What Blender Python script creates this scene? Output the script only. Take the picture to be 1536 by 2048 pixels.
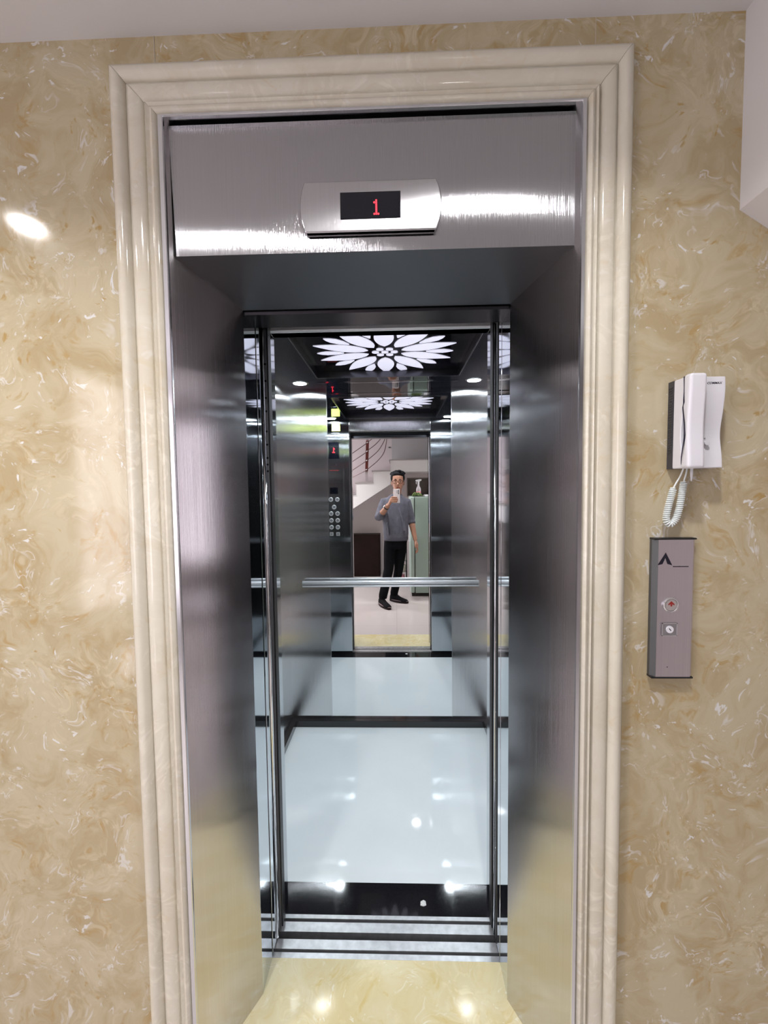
import bpy, bmesh, math, random
from mathutils import Vector, Matrix
random.seed(7)
PI = math.pi
for o in list(bpy.data.objects): bpy.data.objects.remove(o)
S = bpy.context.scene
C = S.collection

# ------------------------------------------------------------------ camera
CAMZ = 1.42
cam = bpy.data.cameras.new('camera')
cam.sensor_fit = 'HORIZONTAL'; cam.sensor_width = 36.0
cam.lens = 36.0*831.55/1536.0
cam.clip_start = 0.004; cam.clip_end = 50
co = bpy.data.objects.new('camera', cam); C.objects.link(co)
R_ = (0.99954574, 0.02768778, -0.01190369)
U_ = (0.01039199, 0.05411535, 0.99848061)
F_ = (-0.02828988, 0.99815075, -0.05380304)
co.matrix_world = Matrix(((R_[0], U_[0], -F_[0], 0.0), (R_[1], U_[1], -F_[1], 0.0),
                          (R_[2], U_[2], -F_[2], CAMZ), (0, 0, 0, 1)))
S.camera = co

# ------------------------------------------------------------------ colour, world, lights
S.view_settings.view_transform = 'Standard'; S.view_settings.look = 'None'
S.view_settings.gamma = 1.0; S.view_settings.use_curve_mapping = False
S.view_settings.exposure = 0.18
w = bpy.data.worlds.new('world'); S.world = w; w.use_nodes = True
w.node_tree.nodes['Background'].inputs[0].default_value = (0.5, 0.55, 0.62, 1)
w.node_tree.nodes['Background'].inputs[1].default_value = 0.6

HALL_W = 7.0       # hall downlights in front of the elevator
HALL_FILL_W = 8.0 # added, unseen downlights that brighten the back of the hall
HALL_COL = (1.0, 0.972, 0.965)
CAR_W = 3.1        # each cabin downlight
CAR_COL = (0.86, 0.95, 1.0)
PETAL_E = 0.56
DAY_E = 4.5          # frosted daylight window in the left wall of the hall

def area(name, loc, r, power, col, rot=(0, 0, 0), shape='DISK', sy=None, spread=PI):
    l = bpy.data.lights.new(name, 'AREA'); l.shape = shape; l.size = r*2
    if sy: l.size_y = sy
    l.energy = power; l.color = col; l.spread = spread
    o = bpy.data.objects.new(name, l); C.objects.link(o); o.location = loc; o.rotation_euler = rot
    return o

# ------------------------------------------------------------------ helpers
def tag(o, label=None, cat=None, group=None, kind=None):
    if label: o['label'] = label
    if cat: o['category'] = cat
    if group: o['group'] = group
    if kind: o['kind'] = kind
    return o
def thing(name, label, cat, loc=(0, 0, 0), group=None):
    o = bpy.data.objects.new(name, None); C.objects.link(o); o.location = loc; o.empty_display_size = .05
    return tag(o, label, cat, group)
def obj(name, bm, mat, parent=None, smooth=False, bevel=0, seg=2, label=None):
    bmesh.ops.recalc_face_normals(bm, faces=bm.faces)
    me = bpy.data.meshes.new(name); bm.to_mesh(me); bm.free()
    o = bpy.data.objects.new(name, me); C.objects.link(o)
    if mat: me.materials.append(mat)
    if smooth:
        for p in me.polygons: p.use_smooth = True
    if parent:
        o.parent = parent
        # geometry is written in world coordinates: undo the parents' offset
        off = Vector((0, 0, 0)); p = parent
        while p: off += Vector(p.location); p = p.parent
        me.transform(Matrix.Translation(-off))
    if bevel:
        m = o.modifiers.new('bevel', 'BEVEL'); m.width = bevel; m.segments = seg; m.limit_method = 'ANGLE'
        m.angle_limit = math.radians(40)
    if label: o['label'] = label
    return o
def struct(name, bm, mat, **k):
    o = obj(name, bm, mat, **k); o['kind'] = 'structure'; return o
def box(bm, x0, x1, y0, y1, z0, z1):
    v = [bm.verts.new((x, y, z)) for x in (x0, x1) for y in (y0, y1) for z in (z0, z1)]
    for f in ((0, 1, 3, 2), (4, 6, 7, 5), (0, 4, 5, 1), (2, 3, 7, 6), (0, 2, 6, 4), (1, 5, 7, 3)):
        bm.faces.new([v[i] for i in f])
    return bm
def B(*a):
    bm = bmesh.new()
    for q in (a if isinstance(a[0], (tuple, list)) else (a,)): box(bm, *q)
    return bm
def prism(bm, pts, axis, a, b):
    """polygon pts in the two other axes (x,z for axis y; x,y for axis z; y,z for axis x)"""
    def P(p, t):
        return {'y': (p[0], t, p[1]), 'z': (p[0], p[1], t), 'x': (t, p[0], p[1])}[axis]
    v0 = [bm.verts.new(P(p, a)) for p in pts]; v1 = [bm.verts.new(P(p, b)) for p in pts]
    n = len(pts)
    bm.faces.new(v0); bm.faces.new(v1[::-1])
    for i in range(n): bm.faces.new((v0[i], v0[(i+1) % n], v1[(i+1) % n], v1[i]))
    return bm
def cyl(bm, c, r, h, axis='z', n=32, r2=None):
    """solid of revolution: cylinder from c along axis for h"""
    r2 = r if r2 is None else r2
    def P(a, rr, t):
        x, y = rr*math.cos(a), rr*math.sin(a)
        return {'z': (c[0]+x, c[1]+y, c[2]+t), 'y': (c[0]+x, c[1]+t, c[2]+y), 'x': (c[0]+t, c[1]+x, c[2]+y)}[axis]
    v0 = [bm.verts.new(P(2*PI*i/n, r, 0)) for i in range(n)]; v1 = [bm.verts.new(P(2*PI*i/n, r2, h)) for i in range(n)]
    bm.faces.new(v0); bm.faces.new(v1[::-1])
    for i in range(n): bm.faces.new((v0[i], v0[(i+1) % n], v1[(i+1) % n], v1[i]))
    return bm
def lathe(bm, c, prof, axis='z', n=32):
    """prof: list of (r, t) along axis from c"""
    def P(a, rr, t):
        x, y = rr*math.cos(a), rr*math.sin(a)
        return {'z': (c[0]+x, c[1]+y, c[2]+t), 'y': (c[0]+x, c[1]+t, c[2]+y), 'x': (c[0]+t, c[1]+x, c[2]+y)}[axis]
    rings = [[bm.verts.new(P(2*PI*i/n, max(r, 1e-5), t)) for i in range(n)] for r, t in prof]
    for a, b in zip(rings, rings[1:]):
        for i in range(n): bm.faces.new((a[i], a[(i+1) % n], b[(i+1) % n], b[i]))
    bm.faces.new(rings[0]); bm.faces.new(rings[-1][::-1])
    return bm
def tube(bm, pts, rad, n=10, flat=1.0, ref=None):
    """tube through pts; rad number or list; flat squeezes along the second frame axis"""
    pts = [Vector(p) for p in pts]
    if not isinstance(rad, (list, tuple)): rad = [rad]*len(pts)
    fl = flat if isinstance(flat, (list, tuple)) else [flat]*len(pts)
    rings = []; u = None
    for i, p in enumerate(pts):
        t = (pts[min(i+1, len(pts)-1)]-pts[max(i-1, 0)]).normalized()
        if u is None:
            r0 = Vector(ref) if ref else (Vector((0, 0, 1)) if abs(t.z) < .9 else Vector((0, 1, 0)))
            u = (r0-t*r0.dot(t)).normalized()
        else:
            u = (u-t*u.dot(t)).normalized()
        v = t.cross(u)
        rings.append([bm.verts.new(p+(u*math.cos(2*PI*k/n)*fl[i]+v*math.sin(2*PI*k/n))*rad[i]) for k in range(n)])
    for a, b in zip(rings, rings[1:]):
        for k in range(n): bm.faces.new((a[k], a[(k+1) % n], b[(k+1) % n], b[k]))
    bm.faces.new(rings[0][::-1]); bm.faces.new(rings[-1])
    return bm
def stack(bm, rings, n=24, p=2.0):
    """horizontal superellipse rings (cx, cy, z, rx, ry)"""
    rr = []
    for cx, cy, z, rx, ry in rings:
        row = []
        for k in range(n):
            a = 2*PI*k/n; c, s = math.cos(a), math.sin(a)
            row.append(bm.verts.new((cx+rx*math.copysign(abs(c)**(2/p), c), cy+ry*math.copysign(abs(s)**(2/p), s), z)))
        rr.append(row)
    for a, b in zip(rr, rr[1:]):
        for k in range(n): bm.faces.new((a[k], a[(k+1) % n], b[(k+1) % n], b[k]))
    bm.faces.new(rr[0][::-1]); bm.faces.new(rr[-1])
    return bm
def ball(bm, c, r, n=16):
    if not isinstance(r, (tuple, list)): r = (r, r, r)
    m = Matrix.Translation(c) @ Matrix.Diagonal((r[0], r[1], r[2], 1))
    bmesh.ops.create_uvsphere(bm, u_segments=n, v_segments=max(6, n//2), radius=1, matrix=m)
    return bm
def spline(ctrl, n=8):
    """Catmull-Rom through ctrl"""
    P_ = [Vector(p) for p in ctrl]; P_ = [P_[0]*2-P_[1]]+P_+[P_[-1]*2-P_[-2]]; out = []
    for i in range(1, len(P_)-2):
        a, b, c, d = P_[i-1:i+3]
        for k in range(n):
            t = k/n
            out.append(.5*((2*b)+(c-a)*t+(2*a-5*b+4*c-d)*t*t+(3*b-a-3*c+d)*t**3))
    out.append(P_[-2]); return out
def text(name, s, size, loc, rot, mat, parent, ext=.0003, shear=0, sx=1, align='CENTER'):
    cu = bpy.data.curves.new(name, 'FONT'); cu.body = s; cu.size = size; cu.extrude = ext; cu.shear = shear
    cu.align_x = align; cu.align_y = 'CENTER'; cu.offset = size*.012
    t = bpy.data.objects.new(name, cu); C.objects.link(t)
    me = bpy.data.meshes.new_from_object(t.evaluated_get(bpy.context.evaluated_depsgraph_get()))
    bpy.data.objects.remove(t)
    me.transform(Matrix.Translation(loc) @ Matrix.Rotation(rot[2], 4, 'Z') @ Matrix.Rotation(rot[0], 4, 'X') @ Matrix.Diagonal((sx, 1, 1, 1)))
    me.materials.clear(); me.materials.append(mat)
    o = bpy.data.objects.new(name, me); C.objects.link(o)
    off = Vector((0, 0, 0)); p = parent
    while p: off += Vector(p.location); p = p.parent
    me.transform(Matrix.Translation(-off)); o.parent = parent
    return o

# ------------------------------------------------------------------ materials
def new(name):
    m = bpy.data.materials.new(name); m.use_nodes = True
    nt = m.node_tree; b = nt.nodes['Principled BSDF']
    return m, nt, b
def nd(nt, t, **k):
    n = nt.nodes.new(t)
    for a, v in k.items(): setattr(n, a, v)
    return n
def plain(name, col, rough=.5, metal=0, spec=.5, ior=1.5, noise=0, coat=0, scale=40):
    m, nt, b = new(name)
    b.inputs['Base Color'].default_value = (*col, 1); b.inputs['Roughness'].default_value = rough
    b.inputs['Metallic'].default_value = metal; b.inputs['IOR'].default_value = ior
    b.inputs['Specular IOR Level'].default_value = spec; b.inputs['Coat Weight'].default_value = coat
    b.inputs['Coat Roughness'].default_value = .04
    if noise:
        n = nd(nt, 'ShaderNodeTexNoise'); n.inputs['Scale'].default_value = scale; n.inputs['Detail'].default_value = 5
        tc = nd(nt, 'ShaderNodeTexCoord'); nt.links.new(tc.outputs['Object'], n.inputs['Vector'])
        r = nd(nt, 'ShaderNodeValToRGB')
        r.color_ramp.elements[0].color = (*[max(0, c*(1-noise)) for c in col], 1); r.color_ramp.elements[0].position = .3
        r.color_ramp.elements[1].color = (*[min(1, c*(1+noise)) for c in col], 1); r.color_ramp.elements[1].position = .7
        nt.links.new(n.outputs['Fac'], r.inputs['Fac']); nt.links.new(r.outputs['Color'], b.inputs['Base Color'])
    return m
def emit(name, col, e):
    m, nt, b = new(name)
    b.inputs['Base Color'].default_value = (*col, 1)
    b.inputs['Emission Color'].default_value = (*col, 1); b.inputs['Emission Strength'].default_value = e
    b.inputs['Roughness'].default_value = .3
    return m
def hairline(name, col, rough, aniso, tangent=None, grain=.10, wave=0.0, streak=800, fine=.0001):
    """brushed stainless steel with vertical grain: reflections smear sideways"""
    m, nt, b = new(name); L = nt.links.new
    b.inputs['Metallic'].default_value = 1; b.inputs['Roughness'].default_value = rough
    b.inputs['Anisotropic'].default_value = aniso
    geo = nd(nt, 'ShaderNodeNewGeometry')
    mp = nd(nt, 'ShaderNodeMapping'); mp.inputs['Scale'].default_value = (streak, streak, 1.5)
    L(geo.outputs['Position'], mp.inputs['Vector'])
    n = nd(nt, 'ShaderNodeTexNoise'); n.inputs['Scale'].default_value = 1; n.inputs['Detail'].default_value = 3
    L(mp.outputs['Vector'], n.inputs['Vector'])
    rc = nd(nt, 'ShaderNodeValToRGB')
    rc.color_ramp.elements[0].color = (*[c*(1-grain*.35) for c in col], 1); rc.color_ramp.elements[0].position = .3
    rc.color_ramp.elements[1].color = (*[min(1, c*(1+grain*.35)) for c in col], 1); rc.color_ramp.elements[1].position = .7
    L(n.outputs['Fac'], rc.inputs['Fac']); L(rc.outputs['Color'], b.inputs['Base Color'])
    mr = nd(nt, 'ShaderNodeMapRange'); mr.inputs['To Min'].default_value = rough*(1-grain*.5); mr.inputs['To Max'].default_value = rough*(1+grain*.5)
    L(n.outputs['Fac'], mr.inputs['Value']); L(mr.outputs['Result'], b.inputs['Roughness'])
    if tangent is None:
        cr = nd(nt, 'ShaderNodeVectorMath', operation='CROSS_PRODUCT')
        L(geo.outputs['True Normal'], cr.inputs[0]); cr.inputs[1].default_value = (0, 0, 1)
        L(cr.outputs['Vector'], b.inputs['Tangent'])
    else:
        cv = nd(nt, 'ShaderNodeCombineXYZ')
        for i in range(3): cv.inputs[i].default_value = tangent[i]
        L(cv.outputs['Vector'], b.inputs['Tangent'])
    micro = nd(nt, 'ShaderNodeBump'); micro.inputs['Strength'].default_value = 1.0; micro.inputs['Distance'].default_value = fine
    L(n.outputs['Fac'], micro.inputs['Height']); L(micro.outputs['Normal'], b.inputs['Normal'])
    if wave:
        n2 = nd(nt, 'ShaderNodeTexNoise'); n2.inputs['Scale'].default_value = 2.2; n2.inputs['Detail'].default_value = 1
        mp2 = nd(nt, 'ShaderNodeMapping'); mp2.inputs['Scale'].default_value = (1, 1, 1.6)
        L(geo.outputs['Position'], mp2.inputs['Vector']); L(mp2.outputs['Vector'], n2.inputs['Vector'])
        bp = nd(nt, 'ShaderNodeBump'); bp.inputs['Strength'].default_value = wave; bp.inputs['Distance'].default_value = .02
        L(n2.outputs['Fac'], bp.inputs['Height']); L(bp.outputs['Normal'], micro.inputs['Normal'])
    return m
def marble(name, base, tan, caramel, white, rough=.12, scale=1.0, amt=1.0, seed=0.0):
    m, nt, b = new(name); L = nt.links.new
    geo = nd(nt, 'ShaderNodeNewGeometry')
    mp = nd(nt, 'ShaderNodeMapping'); mp.inputs['Location'].default_value = (seed, seed*.7, seed*.3)
    mp.inputs['Scale'].default_value = (scale, scale, scale)
    L(geo.outputs['Position'], mp.inputs['Vector'])
    def warp(sc, amount, src):
        n = nd(nt, 'ShaderNodeTexNoise'); n.inputs['Scale'].default_value = sc; n.inputs['Detail'].default_value = 2
        L(src, n.inputs['Vector'])
        s = nd(nt, 'ShaderNodeVectorMath', operation='SUBTRACT'); L(n.outputs['Color'], s.inputs[0]); s.inputs[1].default_value = (.5, .5, .5)
        k = nd(nt, 'ShaderNodeVectorMath', operation='SCALE'); L(s.outputs[0], k.inputs[0]); k.inputs['Scale'].default_value = amount
        a = nd(nt, 'ShaderNodeVectorMath', operation='ADD'); L(src, a.inputs[0]); L(k.outputs[0], a.inputs[1])
        return a.outputs[0]
    v1 = warp(4.5, .35, mp.outputs['Vector']); v2 = warp(14, .10, v1)
    def noise(src, sc, det, lo, hi, rgh=.5):
        n = nd(nt, 'ShaderNodeTexNoise'); n.inputs['Scale'].default_value = sc; n.inputs['Detail'].default_value = det
        n.inputs['Roughness'].default_value = rgh; L(src, n.inputs['Vector'])
        r = nd(nt, 'ShaderNodeMapRange'); r.inputs['From Min'].default_value = lo; r.inputs['From Max'].default_value = hi
        L(n.outputs['Fac'], r.inputs['Value']); return r.outputs['Result'], n.outputs['Fac']
    def mix(a, bcol, fac):
        x = nd(nt, 'ShaderNodeMix', data_type='RGBA'); L(fac, x.inputs[0])
        if isinstance(a, tuple): x.inputs[6].default_value = (*a, 1)
        else: L(a, x.inputs[6])
        x.inputs[7].default_value = (*bcol, 1); return x.outputs[2]
    def mul(a, c):
        x = nd(nt, 'ShaderNodeMath', operation='MULTIPLY'); L(a, x.inputs[0])
        if isinstance(c, float): x.inputs[1].default_value = c
        else: L(c, x.inputs[1])
        return x.outputs[0]
    f1, _ = noise(v2, 6, 8, .40, .60, .62)
    col = mix(base, tan, mul(f1, 1.0))
    f2, _ = noise(v2, 26, 6, .53, .66, .6); g2, _ = noise(mp.outputs['Vector'], 6.0, 3, .44, .58)
    col = mix(col, caramel, mul(mul(f2, g2), .62*amt))
    f5, _ = noise(v2, 40, 4, .50, .66); g5, _ = noise(v1, 5.0, 3, .46, .62)
    col = mix(col, tuple(min(1, c*1.12+.02) for c in base), mul(mul(f5, g5), .7))
    # light wisps: thin iso-lines of a warped field, kept only in small patches
    v3 = warp(30, .05, v1)
    _, n3 = noise(v3, 26, 1, 0, 1)
    d = nd(nt, 'ShaderNodeMath', operation='SUBTRACT'); L(n3, d.inputs[0]); d.inputs[1].default_value = .5
    ab = nd(nt, 'ShaderNodeMath', operation='ABSOLUTE'); L(d.outputs[0], ab.inputs[0])
    r3 = nd(nt, 'ShaderNodeMapRange'); r3.inputs['From Min'].default_value = .045; r3.inputs['From Max'].default_value = .010; L(ab.outputs[0], r3.inputs['Value'])
    g3, _ = noise(v1, 15.0, 3, .57, .66)
    col = mix(col, white, mul(mul(r3.outputs['Result'], g3), .58*amt))
    f4, _ = noise(v3, 42, 2, .66, .71); g4, _ = noise(mp.outputs['Vector'], 4.5, 2, .40, .55)
    col = mix(col, white, mul(mul(f4, g4), .85*amt))
    # darker ochre flecks hugging the wisps
    f6, _ = noise(v3, 33, 3, .64, .72); g6, _ = noise(mp.outputs['Vector'], 5.2, 2, .45, .58)
    col = mix(col, caramel, mul(mul(f6, g6), .75*amt))
    L(col, b.inputs['Base Color']); b.inputs['Roughness'].default_value = rough
    return m

M_marble = marble('cream_marble', (.545, .475, .325), (.455, .365, .215), (.43, .28, .09), (.73, .73, .72), .10, 1.12, 1.1)
M_marble_floor = marble('cream_marble_floor', (.68, .63, .42), (.63, .55, .31), (.58, .43, .13), (.78, .77, .66), .08, 1.0, .8, 3.3)
M_stone = marble('ivory_stone', (.70, .66, .56), (.66, .61, .50), (.62, .50, .30), (.80, .79, .76), .09, 1.0, .45, 9.1)
M_steel = hairline('brushed_steel', (.45, .45, .47), .125, 1.0, wave=.03, fine=.0005)
M_steel_jamb = hairline('brushed_steel_jamb', (.60, .585, .60), .125, 1.0, wave=.03, fine=.00010)
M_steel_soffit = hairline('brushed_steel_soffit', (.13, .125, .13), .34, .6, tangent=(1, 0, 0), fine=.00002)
M_steel_car = hairline('cabin_steel', (.70, .70, .71), .13, 1.0, wave=.05, fine=.00012)
M_steel_face = hairline('front_return_steel', (.50, .52, .55), .09, 1.0, wave=.03, fine=.00001)
M_polish = hairline('polished_steel', (.62, .66, .70), .05, .8, grain=.06, fine=.000004)
M_chrome = plain('chrome', (.82, .83, .85), .06, 1)
M_bright = plain('bright_steel', (.72, .73, .76), .18, 1)
M_dull = plain('dull_steel', (.42, .42, .44), .38, 1)
M_darksteel = plain('dark_steel', (.10, .10, .115), .25, 1)
M_alu = plain('sill_aluminium', (.74, .75, .77), .36, .92, noise=.14, scale=45)
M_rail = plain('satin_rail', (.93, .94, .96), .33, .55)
M_mirror = plain('mirror', (.92, .93, .935), .0, 1)
M_black = plain('black_rubber', (.008, .008, .009), .45)
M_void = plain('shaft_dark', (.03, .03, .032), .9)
M_granite = plain('black_granite', (.010, .010, .012), .06, noise=.9, scale=300, coat=.3)
M_skirt = plain('black_skirting', (.016, .015, .016), .10, coat=.3)
M_blackglass = plain('black_glass', (.004, .005, .010), .05)
M_ceilglass = plain('dark_mirror_ceiling', (.006, .006, .010), .015, ior=1.85)
M_ceilmetal = plain('dark_ceiling_panel', (.012, .013, .020), .03, ior=1.6)
M_tile = plain('white_car_floor', (.74, .80, .82), .05, ior=1.5, noise=.02, scale=5)
M_white = plain('white_paint', (.74, .72, .73), .55)
M_ceil = plain('ceiling_paint', (.72, .71, .72), .65)
M_plaster = plain('pinkish_plaster', (.66, .60, .61), .6, noise=.02, scale=4)
M_grey = plain('grey_plaster', (.50, .50, .51), .6)
M_plastic = plain('white_plastic', (.78, .78, .83), .28)
M_plastic2 = plain('cool_white_plastic', (.62, .68, .72), .35)
M_grille = plain('grey_side_grille', (.05, .05, .058), .5)
M_ink = plain('black_ink', (.006, .004, .015), .5)
M_redink = plain('red_print', (.30, .02, .015), .4)
M_sticker = plain('yellow_sticker', (.50, .60, .09), .6)
M_floor = None

def floor_mat():
    m, nt, b = new('grey_floor_tiles'); L = nt.links.new
    geo = nd(nt, 'ShaderNodeNewGeometry')
    br = nd(nt, 'ShaderNodeTexBrick'); br.offset = 0; br.inputs['Scale'].default_value = 1
    br.inputs['Brick Width'].default_value = .6; br.inputs['Row Height'].default_value = .6
    br.inputs['Mortar Size'].default_value = .0015
    br.inputs['Color1'].default_value = (.54, .49, .48, 1); br.inputs['Color2'].default_value = (.56, .51, .50, 1)
    br.inputs['Mortar'].default_value = (.42, .38, .37, 1)
    L(geo.outputs['Position'], br.inputs['Vector']); L(br.outputs['Color'], b.inputs['Base Color'])
    b.inputs['Roughness'].default_value = .16
    return m
M_floor = floor_mat()

# ------------------------------------------------------------------ key dimensions
YW = .935                                 # face of the marble wall
D = 2.4396                                # cabin rear wall
FXL, FXR, FZT = -.604, .5025, 2.331       # outer edge of the stone surround
IXL, IXR, IZT = -.4925, .3990, 2.2145      # inner edge of the stone surround
HXL, HXR, HZ = -.4715, .3845, 1.9325      # steel header, lower front corners
HY = .922
JL, JR, JZ, JY = -.3890, .2955, 1.8860, 1.090
SY = 1.181
CZ = 2.009                                # cabin ceiling
CXL, CXR = -.640, .535                    # cabin side walls
CF = 1.358                                # inner face of cabin front
HXMIN, HXMAX, HYB, HZC = -1.95, 1.75, -2.10, 2.40

# ------------------------------------------------------------------ hall shell
bm = bmesh.new()
box(bm, HXMIN, IXL-.03, YW, YW+.165, 0, HZC)
box(bm, IXR+.03, HXMAX, YW, YW+.165, 0, HZC)
box(bm, IXL-.03, IXR+.03, YW, YW+.165, IZT+.03, HZC)
struct('wall_front', bm, M_marble)
# thin joints between the marble slabs above the opening
bm = B((-.5105, -.5095, YW-.0012, YW+.001, FZT, HZC), (.4280, .4287, YW-.0006, YW+.001, FZT, HZC))
struct('trim_1', bm, plain('slab_joint', (.62, .58, .50), .5))
struct('floor', B(HXMIN, HXMAX, HYB, .872, -.05, 0), M_floor)
bm = B((HXMIN, HXMAX, .872, YW+.01, -.05, .0005), (IXL-.03, IXR+.03, YW+.01, SY, -.05, .0005))
struct('trim_2', bm, M_marble_floor)
struct('ceiling', B(HXMIN, HXMAX, HYB, YW+.165, HZC, HZC+.05), M_ceil)
WY0, WY1, WZ0, WZ1 = -1.75, -.60, .62, 2.20          # frosted window
LY0, LY1, LZ0, LZ1 = -1.33, -.95, .05, .33           # low opening light below it
bm = B((HXMIN-.05, HXMIN, HYB, WY0, 0, HZC), (HXMIN-.05, HXMIN, WY1, YW+.165, 0, HZC), (HXMIN-.05, HXMIN, WY0, WY1, WZ1, HZC),
       (HXMIN-.05, HXMIN, WY0, WY1, LZ1, WZ0), (HXMIN-.05, HXMIN, WY0, WY1, 0, LZ0), (HXMIN-.05, HXMIN, WY0, LY0, LZ0, LZ1), (HXMIN-.05, HXMIN, LY1, WY1, LZ0, LZ1))
struct('wall_left', bm, M_white)
M_day = emit('frosted_daylight', (.98, .92, .97), DAY_E)
bm = B((HXMIN-.045, HXMIN-.005, WY0, WY0+.04, WZ0, WZ1), (HXMIN-.045, HXMIN-.005, WY1-.04, WY1, WZ0, WZ1), (HXMIN-.045, HXMIN-.005, WY0+.04, WY1-.04, WZ1-.04, WZ1), (HXMIN-.045, HXMIN-.005, WY0+.04, WY1-.04, WZ0, WZ0+.04), (HXMIN-.045, HXMIN-.005, -1.19, -1.16, WZ0+.04, WZ1-.04))
wf = struct('window_1', bm, M_white)
obj('daylight_pane', B(HXMIN-.03, HXMIN-.02, WY0+.04, WY1-.04, WZ0+.04, WZ1-.04), M_day, wf)
bm = B((HXMIN-.045, HXMIN-.005, LY0, LY0+.02, LZ0, LZ1), (HXMIN-.045, HXMIN-.005, LY1-.02, LY1, LZ0, LZ1), (HXMIN-.045, HXMIN-.005, LY0+.02, LY1-.02, LZ1-.02, LZ1), (HXMIN-.045, HXMIN-.005, LY0+.02, LY1-.02, LZ0, LZ0+.02))
wf = struct('window_2', bm, M_white)
obj('daylight_pane', B(HXMIN-.03, HXMIN-.02, LY0+.02, LY1-.02, LZ0+.02, LZ1-.02), M_day, wf)
struct('wall_right', B(HXMAX, HXMAX+.05, HYB, YW+.165, 0, HZC), M_plaster)
NX0, NX1, NZ0, NZ1 = .190, .565, 1.300, 1.612
bm = bmesh.new()
box(bm, HXMIN, NX0, HYB-.05, HYB, 0, HZC); box(bm, NX1, HXMAX, HYB-.05, HYB, 0, HZC)
box(bm, NX0, NX1, HYB-.05, HYB, 0, NZ0); box(bm, NX0, NX1, HYB-.05, HYB, NZ1, HZC)
box(bm, NX0-.02, NX1+.02, HYB-.17, HYB-.15, NZ0-.02, NZ1+.02)
struct('wall_back', bm, M_plaster)
struct('wall_landing', B(-.056, HXMAX-.003, HYB, HYB+.03, 1.868, HZC), M_grey)
bm = bmesh.new()
prism(bm, [(.735, 2.0026), (.79, 1.966), (1.25, 1.70), (1.25, HZC), (.735, HZC)], 'y', .30, YW)
struct('trim_3', bm, M_white)

# ------------------------------------------------------------------ stone door surround
def casing(side):
    """profile swept along one leg, mitred; s = distance inwards from the outer edge, t = projection"""
    W = FXR-IXR
    prof = [(0, .0), (0, .010), (.003, .018), (.009, .025), (.018, .029), (.027, .026), (.033, .018), (.035, .012),
            (.037, .012), (.040, .018), (.046, .0205), (.056, .0205), (.066, .0185), (.072, .014), (.0745, .010),
            (.0765, .010), (.078, .019), (.082, .0235), (.087, .020), (.0885, .020), (.092, .026), (.097, .028), (.1025, .025), (.106, .017),
            (.107, .013), (.1085, .011), (.112, .010), (.112, -.02)]
    k = W/.112; kt = (FZT-IZT)/.112; kl = (IXL-FXL)/.112
    bm = bmesh.new(); A = []; Bv = []
    g = .0004
    for s, t in prof:
        y = YW-t
        if side == 'left':
            A.append(bm.verts.new((FXL+s*kl, y, 0))); Bv.append(bm.verts.new((FXL+s*kl, y, FZT-s*kt-g)))
        elif side == 'right':
            A.append(bm.verts.new((FXR-s*k, y, 0))); Bv.append(bm.verts.new((FXR-s*k, y, FZT-s*kt-g)))
        else:
            A.append(bm.verts.new((FXL+s*kl+g, y, FZT-s*kt))); Bv.append(bm.verts.new((FXR-s*k-g, y, FZT-s*kt)))
    for i in range(len(prof)-1): bm.faces.new((A[i], A[i+1], Bv[i+1], Bv[i]))
    return bm
t = thing('stone_surround', 'ivory marble moulded surround framing the elevator doorway', 'door surround', (-.05, YW, 0))
for s in ('left', 'right', 'top'):
    o = obj('casing', casing(s), M_stone, t)
    for p in o.data.polygons: p.use_smooth = True
    m = o.modifiers.new('es', 'EDGE_SPLIT'); m.split_angle = math.radians(50)

# ------------------------------------------------------------------ steel portal
pt = thing('elevator_portal', 'brushed stainless steel portal lining the elevator doorway inside the stone surround', 'door frame', (-.045, HY, 0))
def quad(bm, a, b, c, d, th=None):
    v = [bm.verts.new(p) for p in (a, b, c, d)]; bm.faces.new(v)
    if th:
        r = bmesh.ops.solidify(bm, geom=bm.faces[:], thickness=th)
    return bm
# rim between stone and steel
bm = bmesh.new()
def rimprofile(bm, side):
    pr = [(0, .908), (.0062, .908), (.0072, .905), (.0100, .905), (.0115, .9075), (.0115, .935), (0, .935)]
    A = []; Bv = []
    for s, y in pr:
        if side == 'l': A.append(bm.verts.new((IXL-.002+s, y, 0))); Bv.append(bm.verts.new((IXL-.002+s, y, IZT+.002-s*.55)))
        if side == 'r': A.append(bm.verts.new((IXR+.002-s*.85, y, 0))); Bv.append(bm.verts.new((IXR+.002-s*.85, y, IZT+.002-s*.55)))
        if side == 't': A.append(bm.verts.new((IXL-.002+s, y, IZT+.002-s*.55))); Bv.append(bm.verts.new((IXR+.002-s*.85, y, IZT+.002-s*.55)))
    n = len(pr)
    for i in range(n): bm.faces.new((A[i], A[(i+1) % n], Bv[(i+1) % n], Bv[i]))
for s in 'lrt': rimprofile(bm, s)
obj('rim', bm, M_bright, pt, label='bright steel rim')
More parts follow.
